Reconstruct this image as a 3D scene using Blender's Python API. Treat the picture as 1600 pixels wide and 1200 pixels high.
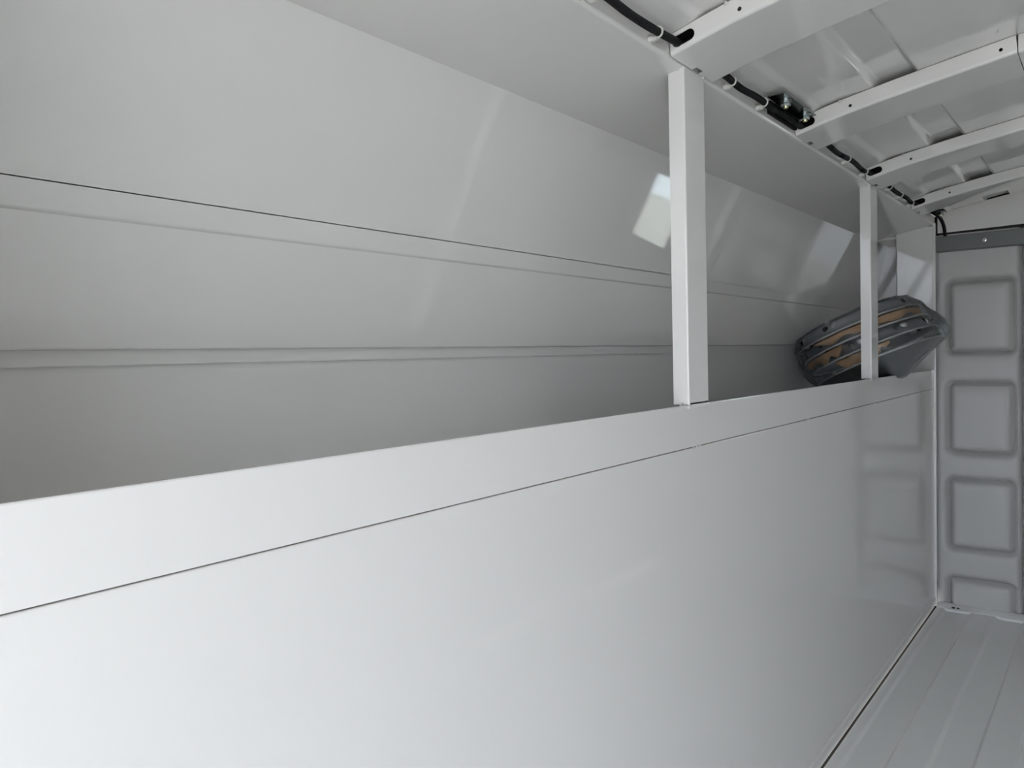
import bpy, bmesh, math, random
from mathutils import Vector, Matrix, noise

for o in list(bpy.data.objects):
    bpy.data.objects.remove(o)
S = bpy.context.scene
C = S.collection
random.seed(7)

# ------------------------------------------------------------------ camera
ZC = 1.03                                   # camera height above the cargo floor
yaw, pit, rol = (math.radians(a) for a in (38.409, -1.979, -1.3714))
f = Vector((-math.sin(yaw)*math.cos(pit), math.cos(yaw)*math.cos(pit), math.sin(pit)))
r = Vector((math.cos(yaw), math.sin(yaw), 0))
u = r.cross(f)
r, u = r*math.cos(rol)+u*math.sin(rol), -r*math.sin(rol)+u*math.cos(rol)
cam = bpy.data.objects.new('camera', bpy.data.cameras.new('camera'))
cam.data.sensor_width = 36
cam.data.lens = 36*1202/1600
cam.data.clip_start = 0.01
M = Matrix((r, u, -f)).transposed().to_4x4()
M.translation = (0.58, 0, ZC)
cam.matrix_world = M
C.objects.link(cam)
S.camera = cam

# ------------------------------------------------------------------ daylight
W = bpy.data.worlds.new('sky')
S.world = W
W.use_nodes = True
bg = W.node_tree.nodes['Background']
bg.inputs['Color'].default_value = (0.815, 0.885, 1.0, 1)
bg.inputs['Strength'].default_value = 1.0
sun = bpy.data.objects.new('sun', bpy.data.lights.new('sun', 'SUN'))
sun.data.energy = 2.4
sun.data.angle = 0.05
sun.data.color = (1.0, 0.95, 0.86)
sun.rotation_euler = (0, math.radians(-38), 0)
C.objects.link(sun)
S.view_settings.view_transform = 'Standard'
S.view_settings.look = 'None'
S.view_settings.gamma = 1
S.view_settings.use_curve_mapping = False
S.view_settings.exposure = 2.78

# ------------------------------------------------------------------ materials
def mat(name, col, rough=.4, metal=0., spec=.5, bump=0., bscale=600., rvar=0., cvar=0., coat=0.):
    m = bpy.data.materials.new(name)
    m.use_nodes = True
    nt = m.node_tree
    b = nt.nodes['Principled BSDF']
    b.inputs['Base Color'].default_value = (*col, 1)
    b.inputs['Roughness'].default_value = rough
    b.inputs['Metallic'].default_value = metal
    b.inputs['Specular IOR Level'].default_value = spec
    if coat:
        b.inputs['Coat Weight'].default_value = coat
        b.inputs['Coat Roughness'].default_value = .08
    tc = nt.nodes.new('ShaderNodeTexCoord')
    if bump:
        n = nt.nodes.new('ShaderNodeTexNoise')
        n.inputs['Scale'].default_value = bscale
        n.inputs['Detail'].default_value = 2
        nt.links.new(tc.outputs['Object'], n.inputs['Vector'])
        bp = nt.nodes.new('ShaderNodeBump')
        bp.inputs['Strength'].default_value = bump
        bp.inputs['Distance'].default_value = .001 if bscale > 50 else .0006
        nt.links.new(n.outputs['Fac'], bp.inputs['Height'])
        nt.links.new(bp.outputs['Normal'], b.inputs['Normal'])
    if cvar:
        n = nt.nodes.new('ShaderNodeTexNoise')
        n.inputs['Scale'].default_value = 9
        n.inputs['Detail'].default_value = 5
        nt.links.new(tc.outputs['Object'], n.inputs['Vector'])
        rp = nt.nodes.new('ShaderNodeValToRGB')
        rp.color_ramp.elements[0].position = .3
        rp.color_ramp.elements[1].position = .7
        rp.color_ramp.elements[0].color = (*[c*(1-cvar) for c in col], 1)
        rp.color_ramp.elements[1].color = (*[min(1, c*(1+cvar)) for c in col], 1)
        nt.links.new(n.outputs['Fac'], rp.inputs['Fac'])
        nt.links.new(rp.outputs['Color'], b.inputs['Base Color'])
    return m

PAINT = mat('grey_powder_coat', (.80, .790, .765), .05, spec=.72)
FLOORP = mat('floor_paint', (.85, .848, .835), .13, bump=.02, bscale=420)
CABP = mat('cab_paint', (.58, .575, .56), .42, bump=.35, bscale=500)
BLACK = mat('black_loom', (.008, .008, .009), .55, spec=.25)
RUBBER = mat('black_rubber', (.006, .006, .006), .7, spec=.2)
NYLON = mat('white_nylon', (.75, .74, .70), .4)
ZINC = mat('zinc_plate', (.55, .60, .60), .22, metal=1.)
ZINCD = mat('zinc_dark_reflection', (.20, .23, .23), .18, metal=1.)  # bracket plate: its dark reflection is put into the zinc colour
ZINCY = mat('yellow_zinc', (.75, .74, .45), .2, metal=1.)
RAILM = mat('rail_grey', (.16, .168, .164), .35)
CHROME = mat('polished_cover', (.56, .58, .62), .30, metal=.9, bump=.1, bscale=60)
BOWL = mat('bowl_cover', (.50, .51, .53), .22, metal=.45, bump=.3, bscale=40)
RIMM = mat('cover_rim', (.82, .82, .83), .3, metal=.3)
HOLE = mat('dark_opening', (.01, .01, .012), .7)
KRAFT = mat('kraft_paper', (.52, .32, .17), .75, bump=.5, bscale=90, cvar=.18)
SEAL = mat('white_sealer', (.90, .90, .91), .35)
CONC = mat('concrete', (.34, .325, .30), .85, cvar=.15)
WELD = mat('painted_weld', (.64, .64, .63), .3)

def wrap_mat():
    m = bpy.data.materials.new('clear_wrap')
    m.use_nodes = True
    nt = m.node_tree
    nt.nodes.remove(nt.nodes['Principled BSDF'])
    out = nt.nodes['Material Output']
    t = nt.nodes.new('ShaderNodeBsdfTransparent')
    t.inputs['Color'].default_value = (.95, .96, .96, 1)
    g = nt.nodes.new('ShaderNodeBsdfGlossy')
    g.inputs['Roughness'].default_value = .16
    g.inputs['Color'].default_value = (.9, .92, .92, 1)
    d = nt.nodes.new('ShaderNodeBsdfDiffuse')
    d.inputs['Color'].default_value = (.6, .6, .56, 1)
    fr = nt.nodes.new('ShaderNodeFresnel')
    fr.inputs['IOR'].default_value = 1.45
    tc = nt.nodes.new('ShaderNodeTexCoord')
    n = nt.nodes.new('ShaderNodeTexNoise')
    n.inputs['Scale'].default_value = 28
    n.inputs['Detail'].default_value = 4
    nt.links.new(tc.outputs['Object'], n.inputs['Vector'])
    bp = nt.nodes.new('ShaderNodeBump')
    bp.inputs['Strength'].default_value = .8
    bp.inputs['Distance'].default_value = .012
    nt.links.new(n.outputs['Fac'], bp.inputs['Height'])
    for q in (g, fr):
        nt.links.new(bp.outputs['Normal'], q.inputs['Normal'])
    a = nt.nodes.new('ShaderNodeMixShader')
    a.inputs[0].default_value = .06
    nt.links.new(t.outputs[0], a.inputs[1])
    nt.links.new(d.outputs[0], a.inputs[2])
    b = nt.nodes.new('ShaderNodeMixShader')
    nt.links.new(fr.outputs[0], b.inputs[0])
    nt.links.new(a.outputs[0], b.inputs[1])
    nt.links.new(g.outputs[0], b.inputs[2])
    nt.links.new(b.outputs[0], out.inputs[0])
    return m
WRAP = wrap_mat()

def glass_mat():
    m = bpy.data.materials.new('window_glass')
    m.use_nodes = True
    nt = m.node_tree
    b = nt.nodes['Principled BSDF']
    t = nt.nodes.new('ShaderNodeBsdfTransparent')
    t.inputs['Color'].default_value = (.9, .94, .92, 1)
    mx = nt.nodes.new('ShaderNodeMixShader')
    mx.inputs[0].default_value = .08
    b.inputs['Roughness'].default_value = .03
    b.inputs['Base Color'].default_value = (.1, .12, .11, 1)
    nt.links.new(t.outputs[0], mx.inputs[1])
    nt.links.new(b.outputs[0], mx.inputs[2])
    nt.links.new(mx.outputs[0], nt.nodes['Material Output'].inputs[0])
    return m
GLASS = glass_mat()

# ------------------------------------------------------------------ helpers
def link(name, me, m, parent=None, smooth=True, flat=False):
    if isinstance(me, bmesh.types.BMesh):
        bm = me
        bmesh.ops.recalc_face_normals(bm, faces=bm.faces)
        me = bpy.data.meshes.new(name)
        bm.to_mesh(me)
        bm.free()
    if smooth:
        for p in me.polygons:
            p.use_smooth = True
        try:
            me.set_sharp_from_angle(angle=math.radians(38))
        except Exception:
            pass
    if m and not me.materials:
        me.materials.append(m)
    o = bpy.data.objects.new(name, me)
    C.objects.link(o)
    if flat:
        w = o.modifiers.new('flat_faces', 'WEIGHTED_NORMAL')
        w.weight = 100
        w.keep_sharp = True
    if parent:
        o.parent = parent
    return o

def tag(o, label=None, cat=None, group=None, kind=None):
    for k, v in (('label', label), ('category', cat), ('group', group), ('kind', kind)):
        if v:
            o[k] = v
    return o

def empty(name, loc=(0, 0, 0)):
    o = bpy.data.objects.new(name, None)
    o.empty_display_size = .05
    o.location = loc
    C.objects.link(o)
    return o

def box_bm(bm, x0, x1, y0, y1, z0, z1, bev=0., seg=2):
    ret = bmesh.ops.create_cube(bm, size=1)
    vs = ret['verts']
    for v in vs:
        v.co = Vector(((x0+x1)/2+v.co.x*(x1-x0), (y0+y1)/2+v.co.y*(y1-y0), (z0+z1)/2+v.co.z*(z1-z0)))
    if bev:
        es = list({e for v in vs for e in v.link_edges})
        bmesh.ops.bevel(bm, geom=es, offset=bev, segments=seg, profile=.5, affect='EDGES')
    return bm

def box(name, x0, x1, y0, y1, z0, z1, m, parent=None, bev=0., off=(0, 0, 0)):
    bm = box_bm(bmesh.new(), x0-off[0], x1-off[0], y0-off[1], y1-off[1], z0-off[2], z1-off[2], bev)
    return link(name, bm, m, parent, flat=bev > 0)

def fillet(pts, rad, n=4):
    """round the corners of an open polyline of 2-D points; rad is one number or one per point"""
    out = [Vector(pts[0])]
    for i in range(1, len(pts)-1):
        p, a, b = Vector(pts[i]), Vector(pts[i-1]), Vector(pts[i+1])
        rr = rad[i] if isinstance(rad, (list, tuple)) else rad
        if rr <= 0:
            out.append(p)
            continue
        da, db = (a-p), (b-p)
        rr = min(rr, da.length*.49, db.length*.49)
        p0, p1 = p+da.normalized()*rr, p+db.normalized()*rr
        for k in range(n+1):
            t = k/n
            out.append(p0*(1-t)**2+p*2*t*(1-t)+p1*t*t)
    out.append(Vector(pts[-1]))
    return out

def sheet(name, pts, th, y0, y1, m, parent=None, rad=0., ny=1):
    """a bent sheet: the XZ polyline pts, th thick to its left-hand side, run from y0 to y1"""
    P = fillet(pts, rad) if rad else [Vector(p) for p in pts]
    N = []
    for i in range(len(P)):
        ns = []
        for a, b in ((i-1, i), (i, i+1)):
            if 0 <= a and b < len(P):
                d = (P[b]-P[a]).normalized()
                ns.append(Vector((-d.y, d.x)))
        n = sum(ns, Vector((0, 0))).normalized()
        k = 1/max(.4, n.dot(ns[0]))
        N.append(n*k)
    Q = [p+n*th for p, n in zip(P, N)]
    loop = P+Q[::-1]
    n = len(loop)
    bm = bmesh.new()
    rows = []
    for j in range(ny+1):
        y = y0+(y1-y0)*j/ny
        rows.append([bm.verts.new((p.x, y, p.y)) for p in loop])
    for j in range(ny):
        for i in range(n):
            k = (i+1) % n
            bm.faces.new((rows[j][i], rows[j][k], rows[j+1][k], rows[j+1][i]))
    L = len(P)
    for row in (rows[0], rows[-1]):
        for i in range(L-1):
            bm.faces.new((row[i], row[i+1], row[n-2-i], row[n-1-i]))
    return link(name, bm, m, parent, flat=True)

def tube_bm(bm, pts, rad, seg=10, cap=True):
    pts = [Vector(p) for p in pts]
    rows = []
    up = Vector((0, 0, 1))
    for i, p in enumerate(pts):
        d = (pts[min(i+1, len(pts)-1)]-pts[max(i-1, 0)]).normalized()
        ref = up if abs(d.dot(up)) < .95 else Vector((1, 0, 0))
        a = d.cross(ref).normalized()
        b = a.cross(d)
        rr = rad(i) if callable(rad) else rad
        rows.append([bm.verts.new(p+(a*math.cos(t)+b*math.sin(t))*rr) for t in (2*math.pi*k/seg for k in range(seg))])
    for i in range(len(rows)-1):
        for k in range(seg):
            q = (k+1) % seg
            bm.faces.new((rows[i][k], rows[i][q], rows[i+1][q], rows[i+1][k]))
    if cap:
        bm.faces.new(rows[0])
        bm.faces.new(rows[-1])
    return bm

def ring_bm(bm, c, ax, R, rr, seg=20, s2=8, sx=1., sy=1.):
    ax = Vector(ax).normalized()
    ref = Vector((0, 0, 1)) if abs(ax.z) < .9 else Vector((1, 0, 0))
    a = ax.cross(ref).normalized()
    b = a.cross(ax)
    rows = []
    for i in range(seg):
        t = 2*math.pi*i/seg
        d = a*math.cos(t)*sx+b*math.sin(t)*sy
        rows.append([bm.verts.new(Vector(c)+d*(R+rr*math.cos(q))+ax*rr*math.sin(q)) for q in (2*math.pi*k/s2 for k in range(s2))])
    for i in range(seg):
        for k in range(s2):
            bm.faces.new((rows[i][k], rows[i][(k+1) % s2], rows[(i+1) % seg][(k+1) % s2], rows[(i+1) % seg][k]))
    return bm

def lathe_bm(bm, prof, seg=64, c=(0, 0, 0)):
    rows = []
    for rr, z in prof:
        if rr < 1e-6:
            rows.append([bm.verts.new((c[0], c[1], c[2]+z))])
        else:
            rows.append([bm.verts.new((c[0]+rr*math.cos(t), c[1]+rr*math.sin(t), c[2]+z)) for t in (2*math.pi*k/seg for k in range(seg))])
    for A, B in zip(rows, rows[1:]):
        for k in range(seg):
            q = (k+1) % seg
            if len(A) == 1 and len(B) == 1:
                continue
            if len(B) == 1:
                bm.faces.new((A[k], A[q], B[0]))
            elif len(A) == 1:
                bm.faces.new((A[0], B[q], B[k]))
            else:
                bm.faces.new((A[k], A[q], B[q], B[k]))
    return bm

def blob_bm(bm, c, sx, sy, sz, seed=0, wob=.25):
    ret = bmesh.ops.create_icosphere(bm, subdivisions=2, radius=1)
    for v in ret['verts']:
        k = 1+wob*noise.noise(v.co*1.7+Vector((seed, seed*.7, 0)))
        v.co = Vector((c[0]+v.co.x*sx*k, c[1]+v.co.y*sy*k, c[2]+v.co.z*sz*k))
    return bm

def hexbolt(name, loc, axis, parent, size=.006, m=ZINC, m2=ZINCY):
    """washer, hexagon nut and stud end, pointing along axis"""
    bm = bmesh.new()
    lathe_bm(bm, [(0, 0), (size*1.25, 0), (size*1.25, size*.2), (size*.9, size*.25)], 20)
    lathe_bm(bm, [(size*.9, size*.25), (size*.98, size*.35), (size*.98, size*1.05), (size*.8, size*1.2), (0, size*1.2)], 6)
    o = link(name, bm, m, parent)
    o.matrix_local = Matrix.Translation(loc) @ Vector((0, 0, 1)).rotation_difference(Vector(axis)).to_matrix().to_4x4()
    bm = bmesh.new()
    lathe_bm(bm, [(size*.52, size*1.1), (size*.52, size*1.45), (size*.4, size*1.6), (0, size*1.6)], 12)
    link('stud', bm, m2, o)
    return o

def plate_with_holes(name, outline, holes, th, y, m, parent):
    """flat plate in XZ at y, holes cut through (list of outlines)"""
    cu = bpy.data.curves.new(name, 'CURVE')
    cu.dimensions = '2D'
    cu.fill_mode = 'BOTH'
    cu.extrude = th/2
    for lp in [outline]+holes:
        sp = cu.splines.new('POLY')
        sp.points.add(len(lp)-1)
        for p, q in zip(sp.points, lp):
            p.co = (q[0], q[1], 0, 1)
        sp.use_cyclic_u = True
    tmp = bpy.data.objects.new('tmp', cu)
    C.objects.link(tmp)
    dg = bpy.context.evaluated_depsgraph_get()
    me = bpy.data.meshes.new_from_object(tmp.evaluated_get(dg))
    bpy.data.objects.remove(tmp)
    bpy.data.curves.remove(cu)
    me.transform(Matrix.Rotation(math.pi/2, 4, 'X'))
    me.transform(Matrix.Translation((0, y, 0)))
    me.materials.clear()
    return link(name, me, m, parent, smooth=False)

# ------------------------------------------------------------------ the shell
Y0, YE = -1.05, 3.42              # open rear end, front end of the side walls
YB = 3.445                       # cab wall
YC = .085                        # rear end of the side compartment
H = ZC+.482                      # lower edge of the roof header
WX = 1.24                        # inner width of the load bay

# floor: a pressed sheet with shallow steps along the bay
fl = [(.007, 0)]
x, lvl = .034, 0
steps = []
while x < WX-.02:
    steps.append(x)
    x += .088 if len(steps) % 2 else .084
lvl = 0.0
for i, sx in enumerate(steps):
    nl = -.006 if i % 2 == 0 else 0.0
    fl += [(sx, lvl), (sx+.007, nl)]
    lvl = nl
fl.append((WX-.006, lvl))
floor = tag(sheet('floor', [(a, b) for a, b in fl][::-1], .006, Y0, YE+.02, FLOORP, rad=.003), kind='structure')
tag(box('trim_1', -.03, WX+.03, Y0, YE+.2, -.06, -.02, RUBBER), kind='structure')          # chassis under the floor sheet

# half wall on the left with its upper band
SEAM, BT = ZC-.163, ZC-.0885
wl = tag(sheet('wall_left', [(.0, .034), (.0, SEAM-.0003), (-.02, SEAM-.0003)], .0025, Y0, YE, PAINT, rad=[0, .0025, 0]), kind='structure')
sheet('top_rail', [(-.004, SEAM+.0009), (.0, SEAM+.0009), (.0, BT), (-.013, BT-.0012), (-.013, BT-.02)], .0018, Y0, YE, PAINT, wl, rad=[0, .0015, .0028, .002, 0])
sheet('base_flange', [(.0025, .004), (.0035, .036), (-.001, .040)], .003, Y0, YE, PAINT, wl, rad=.002)
box('backing_panel', -.013, -.009, Y0, YE, .01, SEAM+.03, PAINT, wl)
bm = bmesh.new()
for i, (wy, wz) in enumerate(((1.232, SEAM), (1.243, SEAM), (1.256, SEAM+.0008), (1.843, SEAM), (1.858, SEAM+.0006), (2.47, SEAM), (2.482, SEAM))):
    b2 = blob_bm(bmesh.new(), (.0004, 0, 0), .0014, .0034, .0026, i)
    o = link('weld_bead', b2, WELD, wl)
    o.location = (0, wy, wz)
bm.free()

# inner shelf of the side compartment and its floor-side skin
sh = tag(box('trim_2', -.385, -.013, YC, 3.66, .04, .044, PAINT), kind='structure')
box('shelf', -.383, -.013, 2.60, 3.65, ZC-.153, ZC-.149, PAINT, sh)
box('shelf', -.383, -.013, YC, 1.30, ZC-.188, ZC-.184, PAINT, sh)

# outer wall of the left compartment: upper skin leaning in, seam strip, lip, lower skin
T = math.tan(math.radians(14.5))
def ox(z):                                    # z relative to the camera height
    return -.218-(.443-z)*T
ow = tag(sheet('wall_outer_left', [(ox(.443), ZC+.443), (ox(.193), ZC+.193)], .0025, Y0, 3.66, PAINT), kind='structure')
sheet('seam_strip', [(ox(.1915)+.0012, ZC+.1915), (ox(.164)+.0012, ZC+.164), (ox(.1615)-.0015, ZC+.1615), (ox(.155)-.0015, ZC+.155)], .0025, Y0, 3.66, PAINT, ow, rad=.0012)
sheet('lower_skin', [(ox(.166)-.0015, ZC+.166), (ox(.022), ZC+.022), (ox(.022)-.016, ZC+.0225)], .0025, Y0, 3.66, PAINT, ow, rad=[0, .0018, 0])
sheet('lip_strip', [(ox(.022)-.0085, ZC+.026), (ox(.022)-.0125, ZC+.0022)], .002, Y0, 3.66, PAINT, ow)
sheet('base_skin', [(ox(.022)-.0165, ZC+.008), (ox(.022)-.042, ZC-.16), (ox(.022)-.042, .02)], .002, Y0, 3.66, PAINT, ow)

sheet('leak_backing', [(ox(.46)-.02, ZC+.46), (ox(.1)-.03, ZC+.1), (ox(.022)-.05, ZC+.0), (ox(.022)-.05, -.02)], .002, Y0, 3.66, PAINT, ow)  # unseen backing sheet added to stop light leaking through the panel seams
sheet('leak_cap', [(ox(.46)-.022, ZC+.458), (.0, H+.034)], .002, Y0, 3.66, PAINT, ow)  # unseen sheet added to close the light leak above the soffit

# sloping soffit between outer wall and header, with the upturned header flange
tag(sheet('ceiling_left', [(.0, H+.031), (.0, H), (-.222, ZC+.441)], .0022, Y0, YE+.01, PAINT, rad=[0, .004, 0]), kind='structure')
tag(box('ceiling_left_end', -.24, -.13, YE, 3.66, ZC+.44, ZC+.45, PAINT), kind='structure')

# far end of the compartment, upright at the half-wall's end, edge trim down the corner
tag(box('wall_compartment_end', -.40, -.10, 3.655, 3.66, .0, ZC+.46, PAINT), kind='structure')
up = tag(sheet('trim_3', [(0, 0), (-.132, 0), (-.132, .24)], .0022, .0, ZC+.475, PAINT, rad=[0, .003, 0]), kind='structure')
up.data.transform(Matrix(((1, 0, 0, 0), (0, 0, 1, YE-.004), (0, 1, 0, 0), (0, 0, 0, 1))))
tag(box('trim_4', -.002, .008, YE-.012, YE+.002, .0, H+.004, PAINT, bev=.002), kind='structure')
tag(box('wall_compartment_rear', -.40, -.002, YC-.004, YC, .0, ZC+.46, PAINT), kind='structure')
tag(box('light_block_upper_left', -.014, -.001, Y0, YC, BT, H, PAINT), kind='structure')  # unseen panel added to keep rear daylight off the outer skin

# roof sheet with pressed ribs
BX = [0, .06, .11, .19, .27, .35, .423, .62]
BZ = [.482, .497, .508, .522, .535, .547, .558, .568]
def zb(x):
    x = x if x <= .62 else 1.24-x
    for i in range(len(BX)-1):
        if x <= BX[i+1]:
            t = (x-BX[i])/(BX[i+1]-BX[i])
            return ZC+BZ[i]+t*(BZ[i+1]-BZ[i])
    return ZC+BZ[-1]
BH = .034
def roofz(x, d=0.):
    return zb(x)+BH+.0012+d
half = [(.0, 0), (.045, 0), (.060, .004), (.11, .002), (.166, 0), (.176, .013), (.241, .013), (.251, 0), (.30, 0), (.36, 0), (.423, 0)]
rp = [(x, roofz(x, d)) for x, d in half]
rp = rp+[(1.24-x, z) for x, z in rp[::-1]]
tag(sheet('ceiling', rp, .0015, Y0, 3.56, PAINT, rad=.004), kind='structure')

# right side of the bay (out of the frame, seen only in reflections)
wr_ = tag(box('wall_right', WX, WX+.02, Y0, YE+.1, 0, BT, PAINT), kind='structure')
sheet('outer_skin', [(WX+.36, ZC-.16), (WX+.33, ZC+.02), (WX+.218, ZC+.443), (WX, H), (WX, H+.04)], .004, Y0, YE+.3, PAINT, wr_)
box('shelf', WX+.01, WX+.38, Y0, YE+.2, ZC-.158, ZC-.154, PAINT, wr_)
box('leak_strip', WX-.008, WX+.01, YE, YB+.06, 0, H+.06, PAINT, wr_)  # unseen strip added to close a light leak at the right corner
box('end_panel', WX+.0, WX+.38, YE, YE+.004, ZC-.17, H, PAINT, wr_)

# ------------------------------------------------------------------ cab wall

XN0, XN1, ZN0, ZN1 = 0.0, WX, 0.0, ZC+.44
WIN = (.655, .875, ZC+.03, ZC+.36)
def rrect(x, z, x0, x1, z0, z1, rad):
    cx, cz, hx, hz = (x0+x1)/2, (z0+z1)/2, (x1-x0)/2-rad, (z1-z0)/2-rad
    dx, dz = abs(x-cx)-hx, abs(z-cz)-hz
    return math.hypot(max(dx, 0), max(dz, 0))+min(max(dx, dz), 0)-rad
PAN = [(z0+ZC, z1+ZC) for z0, z1 in ((-.022, .252), (-.414, -.143), (-.795, -.521), (-1.2, -.916))]
def groove(d, w):
    return math.exp(-(d/w)**2*1.6)
def depth(x, z):
    xx = x if x < .62 else 1.24-x
    h = 0
    for z0, z1 in PAN:
        d = rrect(xx, z, .046, .262, z0, z1, .022)
        h -= .030*groove(d, .0155)
        if d < 0:
            h += .003*(1-math.exp(d/.02))
    h -= .036*groove(xx-.2875, .0125)
    d = rrect(xx, z, .33, .60, ZC-.42, ZC+.25, .03)
    h -= .0085*groove(d, .011)
    return h
def axis(lo, hi, coarse, spots, fine, reach):
    v, out = lo, []
    while v < hi:
        out.append(v)
        v += fine if any(abs(v-s) < reach for s in spots) else coarse
    out.append(hi)
    return out
zs = axis(ZN0, ZN1, .02, [z for p in PAN for z in p], .0035, .034)
xs = axis(XN0, WX, .02, [.046, .262, .2875, .978, 1.194, .9525], .0035, .034)
xs = sorted(set([q for q in xs if abs(q-WIN[0]) > .004 and abs(q-WIN[1]) > .004]+[WIN[0], WIN[1]]))
zs = sorted(set([q for q in zs if abs(q-WIN[2]) > .002 and abs(q-WIN[3]) > .002]+[WIN[2], WIN[3]]))
bm = bmesh.new()
G = [[bm.verts.new((x, YB-depth(x, z), z)) for x in xs] for z in zs]
for j in range(len(zs)-1):
    for i in range(len(xs)-1):
        if WIN[0]-1e-6 <= xs[i] < WIN[1]-1e-6 and WIN[2]-1e-6 <= zs[j] < WIN[3]-1e-6:
            continue
        bm.faces.new((G[j][i], G[j][i+1], G[j+1][i+1], G[j+1][i]))
me = bpy.data.meshes.new('wall_front')
bm.to_mesh(me)
bm.free()
wf = tag(link('wall_front', me, CABP), kind='structure')
for p in wf.data.polygons:
    p.use_smooth = True
sm = wf.modifiers.new('thickness', 'SOLIDIFY')
sm.thickness = .004
sm.offset = 1
# pass-through window in the cab wall
x0, x1, z0, z1 = WIN
wd = tag(box('window_1', x0+.006, x1-.006, YB+.004, YB+.009, z0+.006, z1-.006, GLASS), kind='structure')
for nm, a in (('window_frame', (x0-.012, x0+.008, z0-.012, z1+.012)), ('window_frame', (x1-.008, x1+.012, z0-.012, z1+.012)),
              ('window_frame', (x0+.008, x1-.008, z0-.012, z0+.008)), ('window_frame', (x0+.008, x1-.008, z1-.008, z1+.012))):
    box(nm, a[0], a[1], YB-.008, YB+.014, a[2], a[3], RUBBER, wd, bev=.003)
# rail along the top of the cab wall, with gasket above it
tag(sheet('trim_5', [(YB+.0, ZC+.4315), (YB-.030, ZC+.4315), (YB-.030, ZC+.374), (YB-.005, ZC+.371)], .003, .0085, WX-.002, RAILM, rad=[0, .003, .003, 0]), kind='structure')
bpy.data.objects['trim_5'].data.transform(Matrix(((0, 1, 0, 0), (1, 0, 0, 0), (0, 0, 1, 0), (0, 0, 0, 1))))
rb = empty('rail_bolt', (.1717, YB-.0305, ZC+.402))
tag(rb, 'small bright zinc bolt in the grey rail above the cab wall', 'bolt')
hexbolt('bolt_head', (0, 0, 0), (0, -1, 0), rb, .0055, ZINC, ZINC)
gp = [(-.02, ZC+.432), (WX+.02, ZC+.432)]+[(1.24-x*1.04+.0248, roofz(x)+.03) for x in (0, .11, .27, .423, .62, .817, .97, 1.13, 1.24)]
bm = bmesh.new()
for yy in (YB+.03, YB+.05):
    bm.faces.new([bm.verts.new((x, yy, z)) for x, z in gp])
tag(link('trim_6', bm, RUBBER, smooth=False), kind='structure')
hp = [(.009, ZC+.449), (.3, ZC+.4525), (.62, ZC+.456), (.94, ZC+.4525), (1.231, ZC+.449)]+[(1.24-x, roofz(x)+.002) for x in (.009, .11, .27, .423, .62, .817, .97, 1.13, 1.231)]
bm = bmesh.new()
bm.faces.new([bm.verts.new((x, YB+.004, z)) for x, z in hp])
sl = bmesh.ops.extrude_face_region(bm, geom=list(bm.faces))
for q in sl['geom']:
    if isinstance(q, bmesh.types.BMVert):
        q.co.y += .003
tag(link('trim_7', bm, PAINT, smooth=False), kind='structure')

tag(box('leak_block_corner', -.130, .03, YB+.016, YB+.02, -.02, H+.06, RUBBER), kind='structure')  # black panel added behind the corner to stop light leaking in
tag(box('leak_block_end', -.24, .03, 3.66, 3.665, ZC+.40, H+.09, RUBBER), kind='structure')  # black panel added to shut out light at the compartment's top end

# white sealed threshold along the foot of the cab wall
bm = bmesh.new()
n = 60
rows = []
for i in range(n+1):
    x = .009+(WX-.012)*i/n
    fr = -.050-.010*(1 if int(x/.088+.55) % 2 else 0)+.004*noise.noise(Vector((x*30, 0, 0)))
    hh = .008+.003*noise.noise(Vector((x*22, 3, 0)))
    rows.append([bm.verts.new(p) for p in ((x, YB+fr, -.006), (x, YB+fr+.004, .002), (x, YB-.030, hh), (x, YB-.010, hh+.004), (x, YB+.004, hh+.003))])
for A, B in zip(rows, rows[1:]):
    for k in range(4):
        bm.faces.new((A[k], A[k+1], B[k+1], B[k]))
th = tag(link('trim_8', bm, SEAL), kind='structure')
box('slot', .0595, .071, YB-.046, YB-.036, .0045, .0085, HOLE, th, bev=.001)
box('slot', .078, .086, YB-.044, YB-.036, .0045, .0085, HOLE, th, bev=.001)

# ground outside the open rear
bm = bmesh.new()
bm.faces.new([bm.verts.new(p) for p in ((-40, -40, -.65), (40, -40, -.65), (40, 40, -.65), (-40, 40, -.65))])
tag(link('ground', bm, CONC), kind='structure')

# ------------------------------------------------------------------ roof bows
def oblong(cx, cz, L, Hh, ang, n=8):
    out = []
    for s, a0 in ((1, -90), (-1, 90)):
        for k in range(n+1):
            a = math.radians(a0+180*k/n)
            x, z = s*(L-Hh)/2+math.cos(a)*Hh/2, math.sin(a)*Hh/2
            out.append((cx+x*math.cos(ang)-z*math.sin(ang), cz+x*math.sin(ang)+z*math.cos(ang)))
    return out
BW = .167
def channel_bm(x0, x1, cuts, notch):
    """bent channel: front bend, bottom, rear web, along the bow from x0 to x1 (y=0 is the front face)"""
    xs = [x0]+[x for x in cuts if x0 < x < x1]+[x1]
    R_ = .006
    prof = [(R_*(1-math.cos(a)), R_*(1-math.sin(a))) for a in (math.radians(q) for q in (0, 15, 30, 45, 60, 75, 90))]
    prof += [(y, 0) for y in (.080, .104)]
    prof += [(BW-R_*(1-math.cos(a)), R_*(1-math.sin(a))) for a in (math.radians(q) for q in (90, 67, 45, 22, 0))] + [(BW, BH-.001)]
    bm = bmesh.new()
    G = [[bm.verts.new((x, y, zb(x)+z)) for y, z in prof] for x in xs]
    for i in range(len(xs)-1):
        for k in range(len(prof)-1):
            if notch and prof[k] == (.080, 0) and abs(xs[i]-.004) < 1e-6:
                continue
            bm.faces.new((G[i][k], G[i][k+1], G[i+1][k+1], G[i+1][k]))
    return bm

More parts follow.
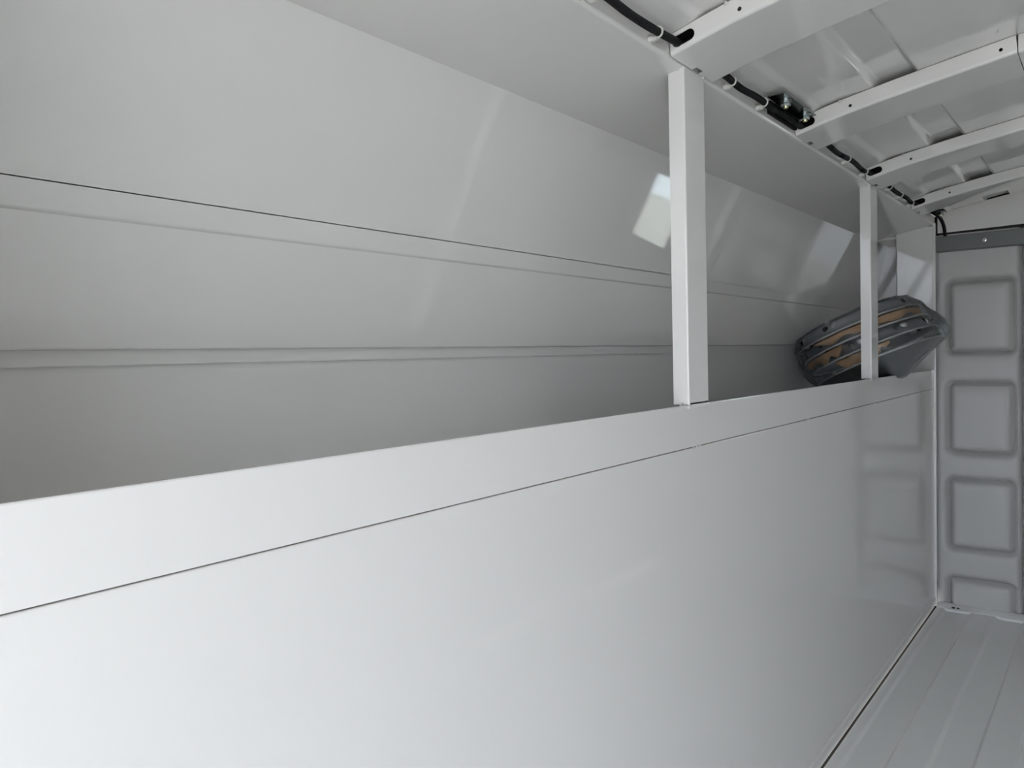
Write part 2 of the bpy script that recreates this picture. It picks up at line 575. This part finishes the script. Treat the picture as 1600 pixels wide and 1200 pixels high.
def make_bow():
    root = empty('roof_bow')
    cuts = [.004, .0125, .03, .06, .085, .11, .15, .19, .23, .27, .31, .35, .39]
    for side in (0, 1):
        def mx(x):
            return x if not side else 1.24-x
        xs = [.004]+[c for c in cuts[1:]]+[.4228]
        top = [(mx(.4205), zb(.4205)+BH)]+[(mx(x), zb(x)+BH) for x in xs[::-1][1:]]
        bot = [(mx(x), zb(x)+.006) for x in xs]
        hang = math.atan2(zb(.05)-zb(.0), .05)*(1 if not side else -1)
        holes = [oblong(mx(.0268), zb(.0268)+.0175, .040, .0185, hang)]
        for hx, hz in ((.1205, .0145), (.396, .0165)):
            holes.append([(mx(hx)+.0034*math.cos(a), zb(hx)+hz+.0034*math.sin(a)) for a in (2*math.pi*k/16 for k in range(16))])
        plate_with_holes('front_web', top+bot, holes, .0016, .0008, PAINT, root)
        gx = mx(.0268)
        gz = zb(.0268)+.0175
        bm = bmesh.new()
        o2 = oblong(gx, gz, .0404, .0189, hang)
        o1 = oblong(gx, gz, .0385, .0170, hang)
        A = [bm.verts.new((x, .0005, z)) for x, z in o2]
        B = [bm.verts.new((x, -.0006, z)) for x, z in o1]
        D = [bm.verts.new((x, .030, z)) for x, z in o2]
        for i in range(len(A)):
            k = (i+1) % len(A)
            bm.faces.new((A[i], A[k], B[k], B[i]))
            bm.faces.new((A[i], A[k], D[k], D[i]))
        bm.faces.new(D)
        link('dark_sleeve', bm, RUBBER, root)  # black closed sleeve stands in for the shade inside the hole
        bm = channel_bm(.004, .4228, cuts, True)
        if side:
            for v in bm.verts:
                v.co.x = 1.24-v.co.x
        link('channel', bm, PAINT, root, flat=True)
    # flat crown piece between the two arms
    xs = [.4242, .50, .56, .62, .68, .74, .8158]
    top = [(x, zb(x)+BH) for x in [.4245]+xs[1:-1]+[.8155]][::-1]
    bot = [(x, zb(x)+.006) for x in xs]
    plate_with_holes('crown_web', top+bot, [], .0016, .0008, PAINT, root)
    link('crown', channel_bm(.4242, .8158, xs, False), PAINT, root, flat=True)
    for i, (x, z) in enumerate(((.1, BH-.001), )):
        b2 = blob_bm(bmesh.new(), (0, 0, 0), .0034, .003, .003, i+3)
        o = link('weld_bead', b2, WELD, root)
        o.location = (x, -.001, zb(x)+z)
    for yy in (.058, .104):
        b2 = blob_bm(bmesh.new(), (0, 0, 0), .002, .004, .0016, 5)
        o = link('weld_bead', b2, WELD, root)
        o.location = (.001, yy, zb(.0)+.0)
    return root
def copy_tree(o, parent=None):
    c = o.copy()
    C.objects.link(c)
    c.parent = parent
    for ch in list(o.children):
        copy_tree(ch, c)
    return c
bow = make_bow()
BY = [1.1613, 1.7745, 2.386, 2.998]
BL = ['grey roof bow nearest the viewer, its end over the nearer upright post',
      'second roof bow from the viewer, beside the zinc bracket with two bolts',
      'third roof bow from the viewer, its end over the farther upright post',
      'roof bow farthest from the viewer, closest to the cab wall']
for i, (y, l) in enumerate(zip(BY, BL)):
    o = bow if i == 0 else copy_tree(bow)
    o.location = (0, y, 0)
    tag(o, l, 'roof beam', 'roof bows across the load bay')

# ------------------------------------------------------------------ upright posts
def make_post():
    root = empty('support_post')
    pw = .0785
    # channel: near flange, front face, far flange, seen from above (x, y)
    pts = [(-.026, 0), (.003, 0), (.003, pw), (-.026, pw)]
    P = fillet(pts, [0, .0035, .0012, 0])
    th = .0018
    bm = bmesh.new()
    inner = []
    for i, p in enumerate(P):
        a, b = P[max(i-1, 0)], P[min(i+1, len(P)-1)]
        d = (b-a).normalized()
        inner.append(p+Vector((-d.y, d.x))*th)
    z0, z1 = BT+.0006, H-.0005
    lo = []
    rows = []
    for z in (z0, z1):
        rows.append([bm.verts.new((p.x, p.y, z)) for p in P+inner[::-1]])
    n = len(rows[0])
    for i in range(n):
        k = (i+1) % n
        bm.faces.new((rows[0][i], rows[0][k], rows[1][k], rows[1][i]))
    L = len(P)
    for row in rows:
        for i in range(L-1):
            bm.faces.new((row[i], row[i+1], row[n-2-i], row[n-1-i]))
    link('channel', bm, PAINT, root, flat=True)
    box('front_tab', .0006, .003, .0015, pw-.0015, BT-.0075, BT+.004, PAINT, root, bev=.0008)
    for i, (x, y, z, s) in enumerate(((-.012, -.0005, BT+.001, 1.2), (-.006, -.001, BT+.002, .9), (.002, -.0005, BT-.004, 1.), (.002, pw+.001, BT-.002, 1.),
                                      (-.008, -.001, H-.003, 1.1), (.002, .004, H-.002, 1.), (.003, pw-.004, H-.001, 1.1))):
        b2 = blob_bm(bmesh.new(), (0, 0, 0), .0028*s, .0022*s, .0026*s, i)
        o = link('weld_bead', b2, WELD, root)
        o.location = (x, y, z)
    return root
post = make_post()
post.location = (0, 1.2125, 0)
tag(post, 'nearer and larger grey steel upright post on top of the half wall', 'post', 'upright posts on the half wall')
p2 = copy_tree(post)
p2.location = (0, 2.436, 0)
tag(p2, 'farther and smaller grey upright post, in front of the wrapped wheel covers', 'post', 'upright posts on the half wall')

# ------------------------------------------------------------------ wiring along the header
harness = empty('wiring_harness', (.025, 1.16, H+.02))
tag(harness, 'black corrugated wiring harness running along the roof edge through the bows', 'cable')
def off(p):
    return (p[0]-.025, p[1]-1.16, p[2]-H-.02)
key = [(.016, -.6, .014), (.017, .55, .014), (.018, .80, .013), (.021, .90, .015), (.018, 1.0, .013), (.017, 1.08, .015), (.018, 1.161, .0185), (.019, 1.25, .018),
       (.020, 1.34, .016), (.018, 1.42, .013), (.020, 1.50, .015), (.0185, 1.58, .014), (.021, 1.64, .0145), (.021, 1.70, .0145), (.018, 1.774, .0185), (.019, 1.86, .018),
       (.020, 1.95, .016), (.018, 2.06, .013), (.020, 2.18, .016), (.017, 2.30, .013), (.018, 2.386, .0185), (.019, 2.47, .018), (.020, 2.57, .016),
       (.018, 2.70, .013), (.020, 2.83, .015), (.017, 2.93, .013), (.018, 2.998, .0185), (.019, 3.08, .018), (.021, 3.17, .018), (.027, 3.25, .020), (.034, 3.32, .014), (.038, 3.37, .0), (.039, 3.405, -.02), (.039, 3.425, -.045), (.039, 3.44, -.06)]
def catmull(P, n):
    P = [Vector(p) for p in P]
    out = []
    for i in range(len(P)-1):
        a, b, c, d = P[max(i-1, 0)], P[i], P[i+1], P[min(i+2, len(P)-1)]
        m = max(2, int((c-b).length/n))
        for k in range(m):
            t = k/m
            out.append(.5*((2*b)+(c-a)*t+(2*a-5*b+4*c-d)*t*t+(3*b-a-3*c+d)*t**3))
    out.append(P[-1])
    return out
path = catmull([off((x, y, H+z)) for x, y, z in key], .0022)
link('conduit', tube_bm(bmesh.new(), path, lambda i: .0066 if i % 2 else .0058, 10), BLACK, harness)
def at_y(y):
    return min(path, key=lambda p: abs(p.y+1.16-y))
for ty in (.916, 1.095, 1.378, 1.54, 2.14, 2.322, 2.60, 2.755, 2.93, 3.19):
    p = at_y(ty)
    bm = ring_bm(bmesh.new(), p, (.15, 1, .1), .0076, .0017, 20, 6)
    tie = link('cable_tie', bm, NYLON, harness)
    bm = box_bm(bmesh.new(), p.x-.0165, p.x-.0065, p.y-.006, p.y+.006, p.z-.0125, p.z-.0045, .002)
    box_bm(bm, p.x-.011, p.x-.003, p.y-.004, p.y+.004, p.z-.0115, p.z-.0065, .001)
    link('tie_mount', bm, NYLON, tie)

# ------------------------------------------------------------------ bracket with bolts in front of the second bow
br = empty('bolted_bracket', (.03, 1.68, H+.03))
tag(br, 'zinc plated bracket with two bolts fixed beside the second roof bow', 'bracket')
def bx(name, x0, x1, y0, y1, z0, z1, m, parent, bev=.0):
    return box(name, x0, x1, y0, y1, z0, z1, m, parent, bev, off=(.03, 1.68, H+.03))
bx('plate', .020, .057, 1.555, 1.750, H+.0285, H+.0315, ZINCD, br, .0008)
bx('clamp_bar', .0025, .0115, 1.60, 1.765, H+.010, H+.036, RUBBER, br, .002)
bx('clamp_flange', .0115, .022, 1.60, 1.750, H+.0250, H+.0280, RUBBER, br, .001)
for by in (1.600, 1.722):
    hexbolt('bolt', (.0415-.03, by-1.68, -.0018), (0, 0, -1), br, .0100)
eb = empty('end_bolt', (.047, 3.29, H+.021))
tag(eb, 'bright bolt under the roof where the wiring drops by the cab wall', 'bolt')
hexbolt('bolt', (0, 0, 0.006), (0, 0, -1), eb, .0115)
box('bolt_pad', -.022, .014, -.028, .028, .0065, .0105, RUBBER, eb)

# ------------------------------------------------------------------ wrapped stack of wheel covers
KS = .955
cc = Vector((.58-.692*KS, 2.95*KS, ZC-.052))            # centre of the lowest rim
v = Vector((cc.x-.58, cc.y, 0)).normalized()
rt = Vector((v.y, -v.x, 0))
th = math.radians(22.5)
ex = rt*math.cos(th)+Vector((0, 0, 1))*math.sin(th)
n0 = Vector((0, 0, 1))*math.cos(th)-rt*math.sin(th)
ti = math.radians(6)
nn = n0*math.cos(ti)+v*math.sin(ti)
ey = nn.cross(ex)
RS = .95                                       # the covers are a little narrower than the stack is tall
FR = Matrix((ex*KS, ey*KS, nn*KS)).transposed().to_4x4()
def frame(h, sx=0.):
    m = FR.copy()
    m.translation = cc+(nn*h+ex*sx)*KS
    return m
UPP = [(.2265, -.003), (.227, 0), (.2255, .003), (.216, .005), (.208, .012), (.204, .024), (.199, .036), (.190, .043), (.178, .044), (.150, .034), (.125, .026), (.104, .026),
       (.092, .034), (.080, .046), (.064, .052), (.050, .053), (.03, .053), (0, .053)]
DNP = [(.2265, .003), (.227, 0), (.2255, -.004), (.212, -.009), (.198, -.015), (.175, -.025), (.150, -.036), (.128, -.046), (.108, -.056), (.090, -.065), (.074, -.073), (.055, -.078), (0, -.080)]
labels = ['lowest wheel cover of the wrapped stack, its bowl facing down',
          'second wheel cover from the bottom of the wrapped stack',
          'third wheel cover from the bottom of the wrapped stack',
          'topmost bright metal wheel cover of the wrapped stack']
HS = [0., .043, .088, .130]
SX = [.022, .016, .006, -.004]
UPP = [(a*RS, b) for a, b in UPP]
DNP = [(a*RS, b) for a, b in DNP]
for k in range(4):
    root = empty('wheel_cover')
    root.matrix_world = frame(HS[k], SX[k])
    tag(root, labels[k], 'wheel cover', 'wheel covers in the wrapped stack')
    d = link('dish', lathe_bm(bmesh.new(), DNP if k == 0 else UPP, 72), BOWL if k == 0 else CHROME, root)
    sm = d.modifiers.new('thickness', 'SOLIDIFY')
    sm.thickness = .0012
    sm.offset = 0
    link('rim_bead', ring_bm(bmesh.new(), (0, 0, 0), (0, 0, 1), .2268*RS, .0032, 96, 8), RIMM, root)
    if k:
        for a in range(8):
            an = math.radians(a*45+12+k*17)
            for da, sc in ((0, 1),):
                b2 = blob_bm(bmesh.new(), (0, 0, 0), .007, .0125, .0105, a, .25)
                o = link('hand_hole', b2, HOLE, root)
                o.matrix_local = Matrix.Rotation(an, 4, 'Z') @ Matrix.Translation((.2015*RS, 0, .0255))
            b2 = blob_bm(bmesh.new(), (0, 0, 0), .011, .015, .013, a+9, .25)
            o = link('boss', b2, RIMM, root)
            o.matrix_local = Matrix.Rotation(an+.16, 4, 'Z') @ Matrix.Translation((.198*RS, 0, .028))
            if k == 3:
                b2 = lathe_bm(bmesh.new(), [(.011, 0), (.010, .014), (.006, .018), (0, .019)], 6)
                o = link('lug_nut', b2, CHROME, root)
                o.matrix_local = Matrix.Rotation(an, 4, 'Z') @ Matrix.Translation((.165, 0, .036))

def paper(label, h, sx, a0, a1, top, drop, seed, rad=.2215*.95):
    """kraft sheet laid between two covers; its edge hangs over from angle a0 to a1 (0 = towards the viewer, + = right)"""
    bm = bmesh.new()
    n = 70
    rows = []
    for i in range(n+1):
        t = i/n
        a = math.radians(a0+(a1-a0)*t)
        ew = min(1, t*8, (1-t)*8)
        w = noise.noise(Vector((t*7, seed*3.1, 0)))
        dz = drop*(.62+.6*w)*(.25+.75*ew)
        R_ = rad+.004*noise.noise(Vector((t*14, seed, 2)))
        row = []
        for (rr, z) in ((.12, top), (.17, top+.0005), (R_-.008, top), (R_, top-.004), (R_+.002+.004*w, top-.004-dz*.5), (R_-.001+.003*w, top-.004-dz)):
            row.append(bm.verts.new((rr*math.sin(a), -rr*math.cos(a), z+.001*noise.noise(Vector((rr*60, t*20, seed))))))
        rows.append(row)
    for A, B in zip(rows, rows[1:]):
        for k in range(len(A)-1):
            bm.faces.new((A[k], A[k+1], B[k+1], B[k]))
    o = link('kraft_sheet', bm, KRAFT)
    o.matrix_world = frame(h, sx)
    sm = o.modifiers.new('thickness', 'SOLIDIFY')
    sm.thickness = .0006
    tag(o, label, 'paper', 'brown paper between the wheel covers')
    return o
paper('brown kraft paper hanging below the topmost wheel cover', .130, -.004, -42, 108, -.004, .040, 1.3)
paper('brown kraft paper strip between the second and third wheel covers, left of the farther post', .088, .006, -88, -20, -.0040, .046, 2.2)
paper('brown kraft paper tucked under the second wheel cover behind the farther post', .043, .016, -36, 16, -.0040, .046, 4.7)

# clear plastic wrap around the whole stack
bm = bmesh.new()
prof = [(.02, -.083), (.06, -.082), (.080, -.074), (.096, -.064), (.128, -.049), (.16, -.034), (.20, -.017), (.232, -.004), (.236, .025), (.236, .05), (.235, .08), (.235, .11), (.233, .136),
        (.218, .156), (.205, .174), (.17, .184), (.10, .188), (.02, .189)]
seg = 96
rows = []
for j, (rr, z) in enumerate(prof):
    rr *= .95
    row = []
    for k in range(seg):
        a = 2*math.pi*k/seg
        P = Vector((math.cos(a)*2.2, math.sin(a)*2.2, z*14))
        w = noise.noise(P*2.1)*.007+noise.noise(P*5)*.003
        w = max(w, -.003)+.003
        tail = max(0, math.cos(a-math.radians(-8)))**10*.026+max(0, math.cos(a-math.radians(190)))**8*.018
        env = math.exp(-((z-.05)/.06)**2)
        R_ = rr+w*min(1, rr/.1)+tail*env*min(1, rr/.2)
        sh = -.026*max(0, min(1, z/.130))+.022
        row.append(bm.verts.new((R_*math.cos(a)+sh, R_*math.sin(a), z+.3*w)))
    rows.append(row)
for A, B in zip(rows, rows[1:]):
    for k in range(seg):
        q = (k+1) % seg
        bm.faces.new((A[k], A[q], B[q], B[k]))
bm.faces.new(rows[0])
bm.faces.new(rows[-1])
wr = link('plastic_wrap', bm, WRAP)
wr.matrix_world = frame(0)
tag(wr, 'crumpled clear plastic wrap around the stack of wheel covers', 'plastic wrap')
tag(box('light_block_rear_jamb', -.014, .28, Y0-.02, Y0, 0, H, PAINT), kind='structure')  # unseen jamb added to cut the daylight on the near half wall
